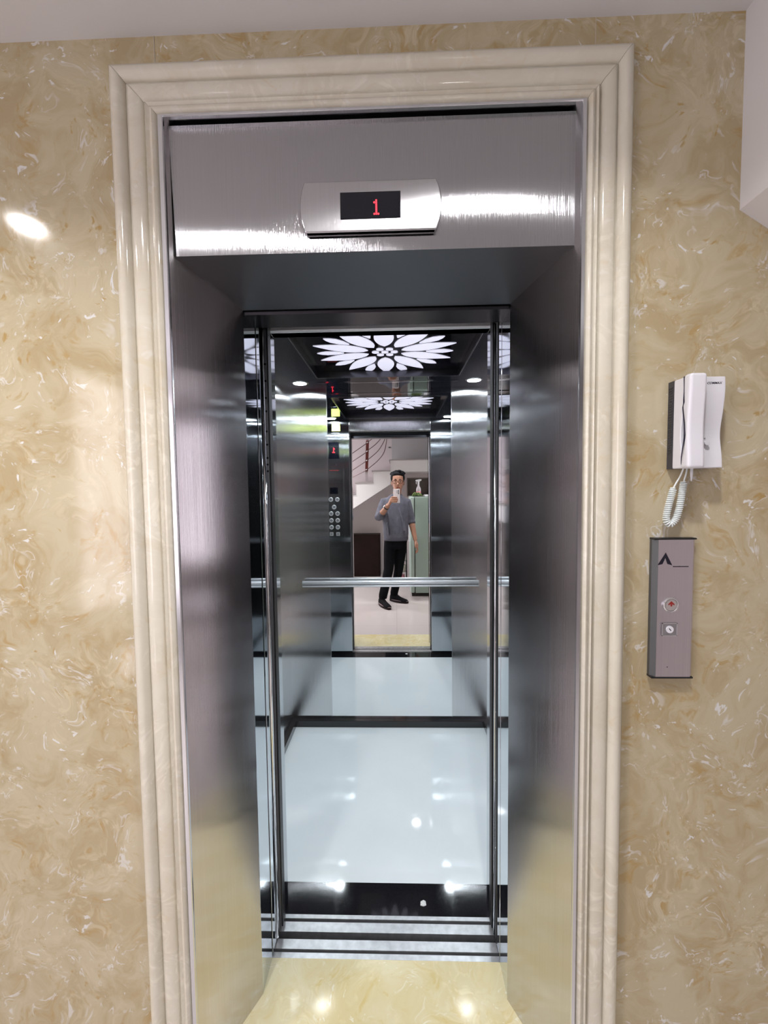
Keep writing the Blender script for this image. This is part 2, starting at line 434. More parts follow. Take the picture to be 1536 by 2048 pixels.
# header: slightly bulged sheet
bm = bmesh.new(); NXs, NZs = 24, 12; z1 = 2.2040
g = []
for i in range(NXs+1):
    row = []
    for j in range(NZs+1):
        u, v = i/NXs, j/NZs
        xl = HXL+(-.4790-HXL)*v; xr = HXR+(.3880-HXR)*v
        x = xl+(xr-xl)*u; z = HZ+(z1-HZ)*v
        y = HY-.0035*math.sin(PI*u)*math.sin(PI*v)-.004*(1-v)*math.sin(PI*u)*0
        row.append(bm.verts.new((x, y, z)))
    g.append(row)
for i in range(NXs):
    for j in range(NZs): bm.faces.new((g[i][j], g[i+1][j], g[i+1][j+1], g[i][j+1]))
obj('header_panel', bm, M_steel, pt, smooth=True)
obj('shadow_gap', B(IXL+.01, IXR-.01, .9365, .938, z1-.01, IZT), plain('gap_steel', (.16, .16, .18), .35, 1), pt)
PFX = {HXL: -.4850, HXR: .3915}           # front edges of the side panels, just behind the rim
FY = .9085
def at_y(f0, b, y): return f0+(b-f0)*(y-FY)/(JY-FY)
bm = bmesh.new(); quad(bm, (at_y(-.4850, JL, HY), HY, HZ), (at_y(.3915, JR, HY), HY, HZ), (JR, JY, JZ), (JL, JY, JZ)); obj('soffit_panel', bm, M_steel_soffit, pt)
for a, b in ((HXL, JL), (HXR, JR)):
    f0 = PFX[a]
    bm = bmesh.new(); n = 14; rows = []
    for i in range(n+1):
        f = i/n; x = f0+(b-f0)*f; y = FY+(JY-FY)*f; zt = HZ+(JZ-HZ)*max(0, (y-HY)/(JY-HY))
        bow = .0018*math.sin(PI*f)*(1 if a < 0 else -1)
        rows.append([bm.verts.new((x+bow, y, k*zt/8)) for k in range(9)])
    for i in range(n):
        for k in range(8): bm.faces.new((rows[i][k], rows[i+1][k], rows[i+1][k+1], rows[i][k+1]))
    obj('side_panel', bm, M_steel_jamb, pt, smooth=True)
    xb = at_y(f0, b, .936)
    obj('upper_cheek', quad(bmesh.new(), (f0, FY, HZ), (f0, FY, z1+.008), (xb, .936, z1+.008), (xb, .936, HZ)), M_steel_jamb, pt)
# straight inner returns
obj('inner_return', B(JL-.012, JL, JY, SY-.003, 0, JZ+.01), M_polish, pt, bevel=.001)
obj('inner_return', B(JR+.002, JR+.014, JY, SY-.003, 0, JZ+.01), M_polish, pt, bevel=.001)
obj('inner_lintel', B(JL-.012, JR+.014, JY+.006, SY, 1.8765, 1.90), M_darksteel, pt)

# hall floor display on the header
fd = thing('floor_indicator', 'stainless floor indicator plate with black window above the elevator doorway', 'floor display', (-.047, HY, 2.017))
zc, hh = 2.0175, .0515; xl, xr = -.1868, .0920
out = [(xl, zc-hh)]
n = 12
out = [(xl+.004, zc-hh), (xr-.004, zc-hh)]
for i in range(n+1):
    a = -1+2*i/n; out.append((xr+.0115*(1-a*a), zc+hh*a*.985))
out += [(xr-.004, zc+hh), (xl+.004, zc+hh)]
for i in range(n+1):
    a = 1-2*i/n; out.append((xl-.0115*(1-a*a)*.8, zc+hh*a*.985))
cl = []
for p in out:
    if not cl or (abs(p[0]-cl[-1][0])+abs(p[1]-cl[-1][1])) > 1e-4: cl.append(p)
obj('plate', prism(bmesh.new(), cl, 'y', .908, .921), hairline('indicator_steel', (.54, .54, .56), .17, 1.0, fine=.00018), fd, bevel=.0025, seg=3)
obj('window', B(-.1102, .0168, .9068, .909, 1.9912, 2.0448), M_blackglass, fd, label='black display window')
M_led = emit('red_led', (1.0, .03, .05), 2.2)
bm = bmesh.new()
for r, row in enumerate(('.#.', '##.', '.#.', '.#.', '.#.', '.#.', '.#.', '###')):
    for c, ch in enumerate(row):
        if ch == '#': cyl(bm, (-.0385+c*.0042, .9062, 2.0268-r*.0039), .0019, .0006, 'y', 12)
obj('digit', bm, M_led, fd, label='red dot-matrix figure 1')

# ------------------------------------------------------------------ landing sill, car sill
bm = bmesh.new()
box(bm, JL-.08, JR+.09, SY, 1.1965, -.03, .001); box(bm, JL-.08, JR+.09, 1.2061, 1.2345, -.03, .001)
box(bm, JL-.08, JR+.09, 1.1965, 1.2061, -.03, -.018)
sl_ = tag(obj('landing_sill', bm, M_alu), 'worn aluminium landing sill with a track groove next to the cream marble floor', 'door sill')
bm = bmesh.new()
box(bm, JL-.08, JR+.09, 1.2567, 1.2874, -.03, .001); box(bm, JL-.08, JR+.09, 1.2985, 1.3114, -.03, .001)
box(bm, JL-.08, JR+.09, 1.2874, 1.2985, -.03, -.018)
sl2 = tag(obj('cabin_sill', bm, M_alu), 'aluminium sill with a dark track groove along the edge of the black granite', 'door sill')
obj('groove', B(JL-.08, JR+.09, 1.1967, 1.2059, -.018, -.0035), M_void, sl_, label='track groove with its shade painted dark')  # black fillers stand in for the shade inside both grooves
obj('groove', B(JL-.08, JR+.09, 1.2876, 1.2983, -.018, -.0035), M_void, sl2, label='track groove with its shade painted dark')

# ------------------------------------------------------------------ door leaves, slid open
def leaf(name, label, y0, y1, x, sgn, z1, m, kind):
    t = thing(name, label, 'elevator door', (x-sgn*.15, (y0+y1)/2, .01))
    a, b = sorted((x, x-sgn*.30))
    obj('panel', B(a, b, y0, y1, .01, z1), m, t, bevel=.001)
    return t
# left pair (edges face +x)
lf = leaf('landing_door', 'landing door leaf slid open on the left, only its bright edge shows', 1.187, 1.2215, -.3890, 1, 1.95, M_polish, 'l')
obj('edge_bead', tube(bmesh.new(), [(-.3890, 1.2315, .012), (-.3890, 1.2315, 1.94)], .0062, 16), M_chrome, lf, smooth=True, label='rounded bright edge bead')
lf = leaf('cabin_door', 'cabin door leaf slid open on the left with black rubber edge', 1.264, 1.290, -.3830, 1, 1.95, M_dull, 'c')
obj('rubber_edge', B(-.3832, -.3785, 1.262, 1.292, .012, 1.94), M_black, lf, bevel=.001, label='black rubber edge')
obj('edge_channel', B(-.3935, -.3835, 1.259, 1.264, .012, 1.90), plain('channel_steel', (.62, .62, .66), .32, .9), lf, label='pale edge channel')
for z in (1.80, 1.75, 1.70, 1.66, 1.60, 1.56, 1.52, 1.50, 1.48): obj('slot', cyl(bmesh.new(), (-.3875, 1.2592, z), .0032, -.0006, 'y', 10), M_black, lf)
# right pair (edges face -x)
rf = leaf('landing_door', 'landing door leaf slid open on the right, only its edge shows', 1.187, 1.2215, .2985, -1, 1.95, M_polish, 'l')
obj('edge_strip', B(.2965, .2990, 1.2215, 1.2400, .012, 1.94), M_black, rf, bevel=.001, label='dark edge strip')
for k in range(9): obj('screw', cyl(bmesh.new(), (.2965, 1.2310, .10+k*.215), .0024, -.0010, 'x', 10), M_chrome, rf)
rf = leaf('cabin_door', 'cabin door leaf slid open on the right with black rubber edge', 1.272, 1.298, .3000, -1, 1.95, M_dull, 'c')
obj('rubber_edge', B(.2925, .3000, 1.268, 1.299, .012, 1.94), M_black, rf, bevel=.001, label='black rubber edge')
obj('edge_channel', tube(bmesh.new(), [(.2990, 1.252, .012), (.2990, 1.252, 1.90)], .0048, 12), M_bright, rf, smooth=True, label='pale rounded edge channel')

# ------------------------------------------------------------------ shaft
bm = bmesh.new()
box(bm, -.95, -.90, 1.09, 2.60, -.4, 2.6); box(bm, .80, .85, 1.09, 2.60, -.4, 2.6)
box(bm, -.95, .85, 2.60, 2.65, -.4, 2.6); box(bm, -.95, .85, 1.09, 2.65, 2.6, 2.65); box(bm, -.95, .85, 1.09, 2.65, -.45, -.4)
box(bm, -.95, JL-.013, 1.101, 1.185, -.4, 2.6); box(bm, JR+.015, .85, 1.101, 1.185, -.4, 2.6); box(bm, -.95, .85, 1.101, 1.185, 1.905, 2.6)
box(bm, -.95, .85, 1.09, 1.181, -.4, -.06)
struct('shaft', bm, M_void)

# ------------------------------------------------------------------ cabin
cb = thing('elevator_cabin', 'small stainless steel elevator cabin with white tiled floor', 'elevator cabin', (-.05, 1.9, 0))
obj('floor_tile', B(CXL, CXR, 1.4279, D, -.03, 0), M_tile, cb, label='glossy white floor')
obj('granite_threshold', B(CXL, CXR, 1.3114, 1.4279, -.03, 0), M_granite, cb, label='black speckled granite strip')
th = .012
sk = bmesh.new()
box(sk, CXL, CXR, D-.030, D, 0, .040); box(sk, CXL, CXL+.029, CF, D-.03, 0, .040); box(sk, CXR-.025, CXR, CF, D-.03, 0, .040)
obj('skirting', sk, M_skirt, cb, bevel=.002, label='black skirting')
MLX, MRX = -.3956, .3262
obj('rear_panel', B(CXL, MLX-.0015, D, D+th, 0, CZ), M_steel_car, cb)
obj('rear_panel', B(MRX+.0015, CXR, D, D+th, 0, CZ), M_steel_car, cb)
obj('mirror', B(MLX, MRX, D-.0005, D+th, .040, CZ), M_mirror, cb, label='tall mirror-polished centre panel')
bm = B((MLX-.0015, MLX+.0005, D-.0015, D, .04, CZ), (MRX-.0005, MRX+.0015, D-.0015, D, .04, CZ))
obj('mirror_edge', bm, M_bright, cb)
obj('side_wall', B(CXL-th, CXL, CF, D+th, 0, CZ), M_steel_car, cb)
obj('side_wall', B(CXR, CXR+th, CF, D+th, 0, CZ), M_steel_car, cb)
OL, OR, OZ = -.3865, .2970, 1.912
obj('front_return', B(CXL-th, OL, 1.306, CF, 0, CZ), M_steel_face, cb, bevel=.001)
obj('front_return', B(OR, CXR+th, 1.306, CF, 0, CZ), M_steel_face, cb, bevel=.001)
obj('front_transom', B(OL, OR, 1.318, CF, OZ, CZ), M_steel_car, cb, bevel=.0015)
obj('transom_lit_lip', B(OL, OR, 1.300, 1.3175, OZ, OZ+.022), M_rail, cb, bevel=.0015, label='door header edge, made pale for the light it catches')  # pale colour imitates light caught on the header edge
# ceiling: border with a recessed dark mirror panel carrying the flower light
RX0, RX1, RY0, RY1, RZ = -.402, .333, 1.46, 2.20, 2.039
bm = bmesh.new()
for q in ((CXL, RX0, CF, D), (RX1, CXR, CF, D), (RX0, RX1, CF, RY0), (RX0, RX1, RY1, D)): box(bm, q[0], q[1], q[2], q[3], CZ, CZ+.03)
obj('ceiling_border', bm, M_ceilmetal, cb, label='dark glossy ceiling border')
obj('ceiling_centre', B(RX0-.01, RX1+.01, RY0-.01, RY1+.01, RZ, RZ+.01), M_ceilglass, cb, label='dark mirror ceiling panel')
bm = bmesh.new()
box(bm, RX0-.004, RX0+.002, RY0, RY1, CZ-.003, RZ-.001); box(bm, RX1-.002, RX1+.004, RY0, RY1, CZ-.003, RZ-.001)
box(bm, RX0, RX1, RY1-.003, RY1+.003, CZ-.003, RZ-.001); box(bm, RX0, RX1, RY0-.003, RY0+.003, CZ-.003, RZ-.001)
obj('ceiling_trim', bm, M_darksteel, cb)
obj('trim_line', B((RX0-.005, RX0-.003, RY0, RY1, CZ-.0035, CZ-.0005), (RX1+.003, RX1+.005, RY0, RY1, CZ-.0035, CZ-.0005), (RX0, RX1, RY1+.0035, RY1+.006, CZ-.0035, CZ-.0005)), M_bright, cb)
bm = B(RX0-.02, RX1+.015, 2.300, 2.309, CZ-.004, CZ)
obj('ceiling_bar', bm, M_chrome, cb)

# flower lamp
FX, FY, FZ = -.0415, 1.907, RZ-.0025
fl = thing('flower_ceiling_lamp', 'white flower-shaped ceiling light panel glowing in the dark elevator ceiling', 'ceiling light', (FX, FY, RZ))
M_petal = emit('glowing_acrylic', (.86, .84, 1.0), PETAL_E)
def pol(r, a): return (FX+r*math.cos(a), FY+r*math.sin(a))
def flat_poly(pts, z=FZ, h=.0025):
    return prism(bmesh.new(), pts, 'z', z, z+h)
def petal_outline(a, r0, r1, wmax, peak):
    L_ = []; R__ = []; n = 14
    ca, sa = math.cos(a), math.sin(a)
    for i in range(n+1):
        s = i/n
        if s < peak: wv = math.sin(PI/2*(s/peak))**.62
        else: wv = max(0, 1-((s-peak)/(1-peak))**1.7)
        r = r0+(r1-r0)*s; hw = wmax*wv
        L_.append((FX+r*ca-hw*sa, FY+r*sa+hw*ca)); R__.append((FX+r*ca+hw*sa, FY+r*sa-hw*ca))
    return [L_[0]]+L_[1:-1]+[L_[-1]]+R__[1:-1][::-1]
for k in range(10):
    a = PI/2+k*PI/5
    obj('petal', flat_poly(petal_outline(a, .078, .322, .0410, .42)), M_petal, fl)
for k in range(10):
    a = PI/2+PI/10+k*PI/5
    ca, sa = math.cos(a), math.sin(a)
    pts = []
    tip = ((.288, .019), (.296, .015)) if k in (0, 4, 5, 9) else ((.288, .013), (.306, .001))
    for r, hw in ((.185, .003), (.225, .019), (.262, .022))+tip:
        pts.append((FX+r*ca-hw*sa, FY+r*sa+hw*ca))
    for r, hw in tip[::-1]+((.262, .022), (.225, .019), (.185, .003)):
        pts.append((FX+r*ca+hw*sa, FY+r*sa-hw*ca))
    obj('small_petal', flat_poly(pts), M_petal, fl)
for k in range(7):
    c = (FX, FY) if k == 0 else pol(.0425, k*PI/3)
    obj('seed_disc', cyl(bmesh.new(), (c[0], c[1], FZ), .0160, .0025, 'z', 24), M_petal, fl)

# cabin downlights
M_lens = emit('lamp_lens', (.92, .97, 1.0), 14.0)
first = None
spots = [(-.519, 2.304, 'rear left'), (.432, 2.304, 'rear right'), (-.519, 1.4575, 'front left'), (.432, 1.4575, 'front right')]
for x, y, n_ in spots:
    t = thing('cabin_downlight', 'round recessed spotlight in the %s corner of the elevator ceiling' % n_, 'spotlight', (x, y, CZ), 'four spotlights in the elevator ceiling')
    obj('ring', lathe(bmesh.new(), (x, y, CZ-.003), [(.036, .004), (.036, .001), (.039, -.001), (.046, .001), (.047, .004)], n=40), M_chrome, t, smooth=True)
    obj('lens', cyl(bmesh.new(), (x, y, CZ-.004), .035, .003, 'z', 40), M_lens, t)
    l = area('light', (0, 0, -.006), .033, CAR_W, CAR_COL); l.parent = t

# handrail on the mirror wall
hr = thing('handrail', 'straight stainless handrail across the rear mirror of the elevator', 'handrail', (-.038, 2.40, .87))
hx0, hx1 = -.551, .476
bm = bmesh.new()
prof = []
for (yc, zc_, ry, rz) in ((2.398, .8790, .0085, .0118),):
    n = 18
    A = [bm.verts.new((hx0, yc+ry*math.cos(2*PI*i/n), zc_+rz*math.sin(2*PI*i/n))) for i in range(n)]
    Bq = [bm.verts.new((hx1, yc+ry*math.cos(2*PI*i/n), zc_+rz*math.sin(2*PI*i/n))) for i in range(n)]
    for i in range(n): bm.faces.new((A[i], A[(i+1) % n], Bq[(i+1) % n], Bq[i]))
    bm.faces.new(A); bm.faces.new(Bq[::-1])
obj('upper_bar', bm, M_rail, hr, smooth=True)
bm = bmesh.new(); n = 16
A = [bm.verts.new((hx0, 2.396+.0065*math.cos(2*PI*i/n), .8590+.0055*math.sin(2*PI*i/n))) for i in range(n)]
Bq = [bm.verts.new((hx1, 2.396+.0065*math.cos(2*PI*i/n), .8590+.0055*math.sin(2*PI*i/n))) for i in range(n)]
for i in range(n): bm.faces.new((A[i], A[(i+1) % n], Bq[(i+1) % n], Bq[i]))
bm.faces.new(A); bm.faces.new(Bq[::-1])
obj('lower_bar', bm, M_rail, hr, smooth=True)
obj('web', B(hx0+.002, hx1-.002, 2.398, 2.402, .862, .875), M_darksteel, hr)
for x in (-.30, -.0385, .225):
    obj('bracket', cyl(bmesh.new(), (x, 2.402, .872), .009, D-2.4025, 'y', 20), M_bright, hr)

# cabin operating panel on the left front return (faces the mirror)
PY = CF
M_btn = plain('satin_button', (.80, .80, .80), .4, .8)
cp = thing('control_panel', 'cabin control panel with round floor buttons seen in the elevator mirror', 'control panel', (-.51, PY, 1.4))
obj('plate', B(-.600, -.436, PY, PY+.004, .93, 1.90), M_steel_face, cp, bevel=.001)
obj('display', B(-.560, -.472, PY+.004, PY+.006, 1.684, 1.822), M_blackglass, cp, label='black display')
bm = bmesh.new()
for r, row in enumerate(('.#.', '##.', '.#.', '.#.', '.#.', '###')):
    for c, ch in enumerate(row):
        if ch == '#': box(bm, -.507-c*.008-.007, -.507-c*.008, PY+.006, PY+.0068, 1.771-r*.0075, 1.778-r*.0075)
obj('digit', bm, emit('dim_red_led', (1.0, .03, .05), .8), cp, label='red figure 1')
obj('logo', prism(bmesh.new(), [(-.4996, 1.647), (-.4890, 1.621), (-.4955, 1.625), (-.4996, 1.636), (-.5037, 1.625), (-.5102, 1.621)], 'y', PY+.004, PY+.005), M_ink, cp)
bm = bmesh.new(); x = -.478
while x > -.556:
    wd = random.uniform(.004, .009); box(bm, x-wd, x, PY+.004, PY+.0047, 1.583, 1.591); x -= wd+.0025
obj('lettering', bm, M_redink, cp, label='small red lettering')
obj('dark_window', B(-.556, -.488, PY+.004, PY+.006, 1.387, 1.443), M_blackglass, cp)
for bx, bz in ((-.550, 1.341), (-.4945, 1.341), (-.5225, 1.2765), (-.549, 1.221), (-.4945, 1.221), (-.548, 1.163), (-.494, 1.163), (-.548, 1.105), (-.494, 1.105)):
    b_ = obj('button', lathe(bmesh.new(), (bx, PY+.004, bz), [(.019, 0), (.019, .003), (.017, .005), (.014, .005), (.0135, .0025), (.0, .0025)], 'y', 24), M_btn, cp)
    obj('button_cap', cyl(bmesh.new(), (bx, PY+.0066, bz), .0105, .001, 'y', 16), M_dull, b_)
for bx in (-.548, -.493):
    b_ = obj('switch', B(bx-.015, bx+.015, PY+.004, PY+.008, 1.032, 1.062), M_btn, cp)
    obj('switch_cap', B(bx-.009, bx+.009, PY+.008, PY+.009, 1.038, 1.056), M_dull, b_)
tag(obj('sticker', B(-.532, -.461, CF, CF+.0008, 1.916, 1.980), M_sticker), 'small bright yellow-green square sticker near the ceiling seen in the elevator mirror', 'sticker')
# scrap on the granite
bm = bmesh.new()
prism(bm, [(.070, 1.347), (.081, 1.344), (.090, 1.348), (.089, 1.362), (.0815, 1.366), (.0715, 1.361)], 'z', .0005, .0022)
tag(obj('paper_scrap', bm, plain('scrap_paper', (.62, .63, .62), .7, noise=.3, scale=300), bevel=.0005), 'tiny torn scrap of white paper lying on the black granite strip', 'paper scrap')

# ------------------------------------------------------------------ hall downlights
M_lens2 = emit('hall_lens', (1, .98, .97), 22.0)
for x, y, n_ in ((-1.33, .34, 'round recessed ceiling downlight nearest the left wall of the hall'), (-.60, .12, 'round recessed ceiling downlight left of the elevator doorway'), (.20, .30, 'round recessed ceiling downlight in front of the elevator doorway'),
                 (-.95, -.95, 'added unseen ceiling downlight near the staircase'), (.95, -.75, 'added unseen ceiling downlight above the refrigerator side')):  # the rear two are added to lift the ambient light
    t = thing('hall_downlight', n_, 'downlight', (x, y, HZC), 'hall ceiling downlights')
    obj('ring', lathe(bmesh.new(), (x, y, HZC-.003), [(.046, .004), (.046, .001), (.05, -.002), (.058, .001), (.059, .004)], n=40), M_plastic, t, smooth=True)
    obj('lens', cyl(bmesh.new(), (x, y, HZC-.004), .045, .003, 'z', 40), M_lens2, t)
    l = area('light', (0, 0, -.006), .043, HALL_W if y > 0 else HALL_FILL_W, HALL_COL, spread=(2.35 if y > 0 else 1.7)); l.parent = t

# ------------------------------------------------------------------ hall call panel
hp = thing('call_panel', 'narrow steel elevator call panel with red arrow button on the marble wall', 'call panel', (.608, YW, 1.15))
PX0, PX1, PZ0, PZ1, PF = .5635, .6525, .998, 1.3035, .9175
bm = bmesh.new()
prism(bm, [(PX0+.001, YW), (PX0+.001, PF+.010), (PX0+.0085, PF), (PX1-.006, PF), (PX1-.002, PF+.003), (PX1, PF+.008), (PX1, YW)], 'z', PZ0, PZ1)
obj('plate', bm, hairline('call_panel_steel', (.68, .63, .67), .30, .85), hp)
obj('side_edge', prism(bmesh.new(), [(PX0, YW), (PX0, PF+.0095), (PX0+.0082, PF-.0004), (PX0+.0092, PF+.0006), (PX0+.0012, PF+.0105), (PX0+.0012, YW)], 'z', PZ0, PZ1), plain('darkened_edge_steel', (.13, .135, .14), .45, .7), hp, label='bevelled edge coloured dark for its reflection')  # bevel strip coloured dark in place of a dark reflection
obj('end_cap', B(PX0-.0005, PX1+.0005, PF-.0005, YW, PZ1, PZ1+.0035), M_black, hp, label='black end cap')
obj('end_cap', B(PX0-.0005, PX1+.0005, PF-.0005, YW, PZ0-.0035, PZ0), M_black, hp, label='black end cap')
def px(u, w_): return (.5548+(u-1300)*.001067, 1.3075-(w_-1076)*.001113)
K = PF/.92
def pk(u, w_):
    a = px(u, w_); return (a[0]*K, CAMZ+(a[1]-CAMZ)*K)
lg = [pk(1310+a/19.2, 1100+b/19.2) for a, b in ((430, 100), (690, 585), (500, 530), (418, 290), (310, 535), (120, 578))]
obj('logo', prism(bmesh.new(), lg, 'y', PF-.0006, PF), M_ink, hp, label='black open-triangle emblem')
x0, zl = pk(1347.5, 1133); x1, _ = pk(1379, 1133)
bm = bmesh.new(); x = x0; i = 0
while x < x1:
    wd = (.0021, .0016, .0019, .0013, .0020)[i % 5]; i += 1
    box(bm, x, min(x+wd, x1), PF-.0005, PF, zl-.0010, zl+(.0013 if i in (1, 7) else .0009)); x += wd+.0003
obj('lettering', bm, M_ink, hp)
bx, bz = pk(1344.5, 1209)
b_ = obj('button', lathe(bmesh.new(), (bx, PF, bz), [(.0168, 0), (.0168, -.0025), (.0155, -.004), (.0138, -.004), (.0128, -.0018), (.0, -.0018)], 'y', 40), M_chrome, hp, label='round up-arrow call button')
obj('button_face', cyl(bmesh.new(), (bx, PF-.0019, bz), .0122, -.001, 'y', 32), plain('button_face', (.52, .48, .47), .35, .6), b_)
arrow = [(0, .0085), (.0065, .0025), (.0065, -.0005), (.0016, .0022), (.0016, -.0030), (-.0016, -.0030), (-.0016, .0022), (-.0065, -.0005), (-.0065, .0025)]
obj('arrow', prism(bmesh.new(), [(bx+a, bz+b) for a, b in arrow], 'y', PF-.0034, PF-.0028), M_redink, b_, label='red up arrow')
kx, kz = pk(1342.5, 1258)
b_ = obj('key_switch', B(kx-.0165, kx+.0165, PF-.0020, PF, kz-.0145, kz+.0145), M_dull, hp, bevel=.0015, label='square key switch')
obj('bezel_edge', B((kx-.0165, kx+.0165, PF-.0030, PF-.0018, kz+.0125, kz+.0142), (kx-.0165, kx+.0165, PF-.0030, PF-.0018, kz-.0145, kz-.013), (kx-.0165, kx-.0148, PF-.003, PF-.0018, kz-.0145, kz+.0142), (kx+.0148, kx+.0165, PF-.003, PF-.0018, kz-.0145, kz+.0142)), M_bright, b_)
obj('lock_barrel', cyl(bmesh.new(), (kx, PF-.0018, kz), .0078, -.0022, 'y', 28), M_plastic, b_)
obj('keyhole', prism(bmesh.new(), [(kx-.0028, kz+.0022), (kx-.0012, kz+.0030), (kx+.0028, kz-.0018), (kx+.0014, kz-.0028)], 'y', PF-.0044, PF-.0040), M_black, b_)
hxx, hz_ = pk(1341, 1335)
obj('pinhole', cyl(bmesh.new(), (hxx, PF, hz_), .0012, -.0003, 'y', 12), M_black, hp)

# ------------------------------------------------------------------ intercom
ic = thing('intercom_phone', 'white wall intercom with a handset and coiled cord above the call panel', 'intercom', (.64, YW, 1.55))
IX0, IX1, IZ0, IZ1 = .5960, .6790, 1.4570, 1.6440
def wavy(z):                       # front face of the base
    f = (z-IZ0)/(IZ1-IZ0)
    return .8855+.0085*math.exp(-((f-.38)/.22)**2)-.002*math.exp(-((f-.85)/.15)**2)
zs = [IZ0+(IZ1-IZ0)*i/24 for i in range(25)]
def sheet(x0, x1, yf, yb, zs):
    bm = bmesh.new()
    pts = [(yf(z), z) for z in zs]+[(yb(z), z) for z in zs[::-1]]
    return prism(bm, pts, 'x', x0, x1)
obj('back_plate', sheet(IX0, IX1, lambda z: .9160+.003*math.sin(PI*(z-IZ0)/(IZ1-IZ0)*1.0), lambda z: YW, zs), M_grille, ic, label='dark ribbed back')
bm = bmesh.new()
for i in range(26): box(bm, IX0-.0012, IX0, .921, .932, IZ0+.035+i*.0055, IZ0+.035+i*.0055+.0022)
obj('side_rib', bm, M_grille, ic)
obj('base', sheet(IX0+.0005, IX1, wavy, lambda z: .9175, zs), M_plastic, ic, bevel=.0022, seg=3)
def hf(z):
    f = (z-IZ0)/(IZ1-IZ0); return .8600+.0045*math.exp(-((f-.45)/.30)**2)
def hb(z):
    f = (z-IZ0)/(IZ1-IZ0); return .8865-.0100*math.exp(-((f-.40)/.24)**2)-.0045*max(0, min(1, (f-.68)/.04))
zs2 = [IZ0-.0015+(IZ1-IZ0+.004)*i/28 for i in range(29)]
hs = obj('handset', sheet(IX0-.0045, .6260, hf, hb, zs2), M_plastic, ic, bevel=.007, seg=5, label='white handset')
for p in hs.data.polygons: p.use_smooth = False
obj('hook_gap_shade', sheet(IX0-.0020, .6250, lambda z: hb(z)-.0002, lambda z: min(hb(z)+(.0065 if z > 1.592 else .0030), wavy(z)), [z for z in zs if z > IZ0+.004]), plain('gap_shade', (.015, .015, .05), .5), ic)  # dark sheet stands in for the shade between handset and base
obj('switch_knob', cyl(bmesh.new(), (.6445, .8930, 1.5085), .0052, -.010, 'y', 24), M_plastic, ic, bevel=.0008, label='round volume knob')
obj('mark', B(.6425, .6470, .8912, .8930, 1.5185, 1.5192), M_grille, ic)
text('maker_name', 'COMMAX', .0066, (.6555, .8842, 1.6300), (PI/2, 0, 0), plain('grey_print', (.03, .03, .045), .5), ic, shear=.25, ext=.0006, sx=1.0)
obj('seam', B(.6275, .6790, .8858, .8866, 1.6000, 1.6004), M_plastic2, ic)
# coiled cord
path = spline([(.6105, .9020, 1.4580), (.6075, .9080, 1.440), (.6000, .9140, 1.4190), (.5945, .9150, 1.398), (.5880, .9165, 1.365), (.5870, .9170, 1.346), (.5955, .9175, 1.3370), (.6065, .9170, 1.3480), (.6125, .9150, 1.372), (.6150, .9120, 1.402), (.6165, .9090, 1.4290), (.6200, .9080, 1.4455), (.6235, .9100, 1.4600)], 60)
cum = [0]
for a, b in zip(path, path[1:]): cum.append(cum[-1]+(b-a).length)
tot = cum[-1]; s0, s1 = .044, tot-.030; turns = 44
hel = []; N = 1400; j = 0; u = None
for i in range(N+1):
    s = tot*i/N
    while j < len(cum)-2 and cum[j+1] < s: j += 1
    f = (s-cum[j])/max(1e-9, cum[j+1]-cum[j]); p = path[j].lerp(path[j+1], f)
    tt = (path[min(j+2, len(path)-1)]-path[max(j-1, 0)]).normalized()
    u = (Vector((0, 1, 0))-tt*tt.y).normalized(); v = tt.cross(u)
    r = .0056*max(0, min(1, (s-s0)/.004, (s1-s)/.004)); a = 2*PI*turns*max(0, min(1, (s-s0)/(s1-s0)))
    hel.append(p+(u*math.cos(a)+v*math.sin(a))*r)
obj('coiled_cord', tube(bmesh.new(), hel, .00165, 6), plain('cord_white', (.80, .86, .86), .4), ic, smooth=True, label='white coiled cord')
obj('cable_boot', lathe(bmesh.new(), (.6295, .905, 1.4300), [(.0012, 0), (.0026, .012), (.0030, .020), (.0026, .021), (.0032, .028)], 'z', 14), M_plastic, ic, smooth=True)

# ------------------------------------------------------------------ hall behind the camera (seen in the mirror)
SYF = -1.35
st = thing('staircase', 'white staircase with grey treads rising behind the person', 'staircase', (-.5, SYF, 0))
run, rise = .2605, .1685
X0, Z0 = -.0715, 1.690          # nosing end of the top tread
poly = []
steps = 7
top = []
for k in range(steps):
    xa = X0-run*k; xb = X0-run*(k+1); z = Z0-rise*k
    if z < 0: break
    top += [(xa, z), (xb, z)]
lastx = top[-1][0]; zlast = top[-1][1]
body = [(X0, Z0-.19)]+top+[(lastx, 0)]
# underside follows the slope
under = []
sl = .638
zz = 1.502; body = top+[(lastx, max(0, zz+sl*(lastx-X0)))]
for zx in (X0,): body += [(zx, zz)]
obj('stringer', prism(bmesh.new(), body, 'y', SYF, HYB+.003), M_white, st)
M_tread = plain('grey_tread_stone', (.36, .33, .33), .3)
for k in range(steps):
    xa = X0-run*k; z = Z0-rise*k
    if z < .1: break
    obj('tread', B(xa-run-.022, xa, HYB+.003, SYF+.012, z, z+.018), M_tread, st, bevel=.002)
    obj('riser', B(xa-.004, xa+.002, HYB+.003, SYF+.004, z+.018, z+rise), M_plaster, st)
obj('landing', B(X0, HXMAX-.003, HYB+.003, SYF, 1.6846, 1.8516), M_white, st)
obj('landing_tread', B(X0-.02, HXMAX-.003, HYB+.003, SYF+.006, 1.8516, 1.868), M_tread, st)
rl = thing('stair_railing', 'stair railing with a dark red wooden post and four thin rods', 'railing', (-.42, SYF-.03, 1.54))
RYP = SYF-.005
M_redwood = plain('dark_red_wood', (.13, .018, .014), .3)
obj('post', prism(bmesh.new(), [(-.452, 1.694), (-.410, 1.694), (-.388, 2.153), (-.432, 2.153)], 'y', RYP-.035, RYP), M_redwood, rl, label='dark red wooden post')
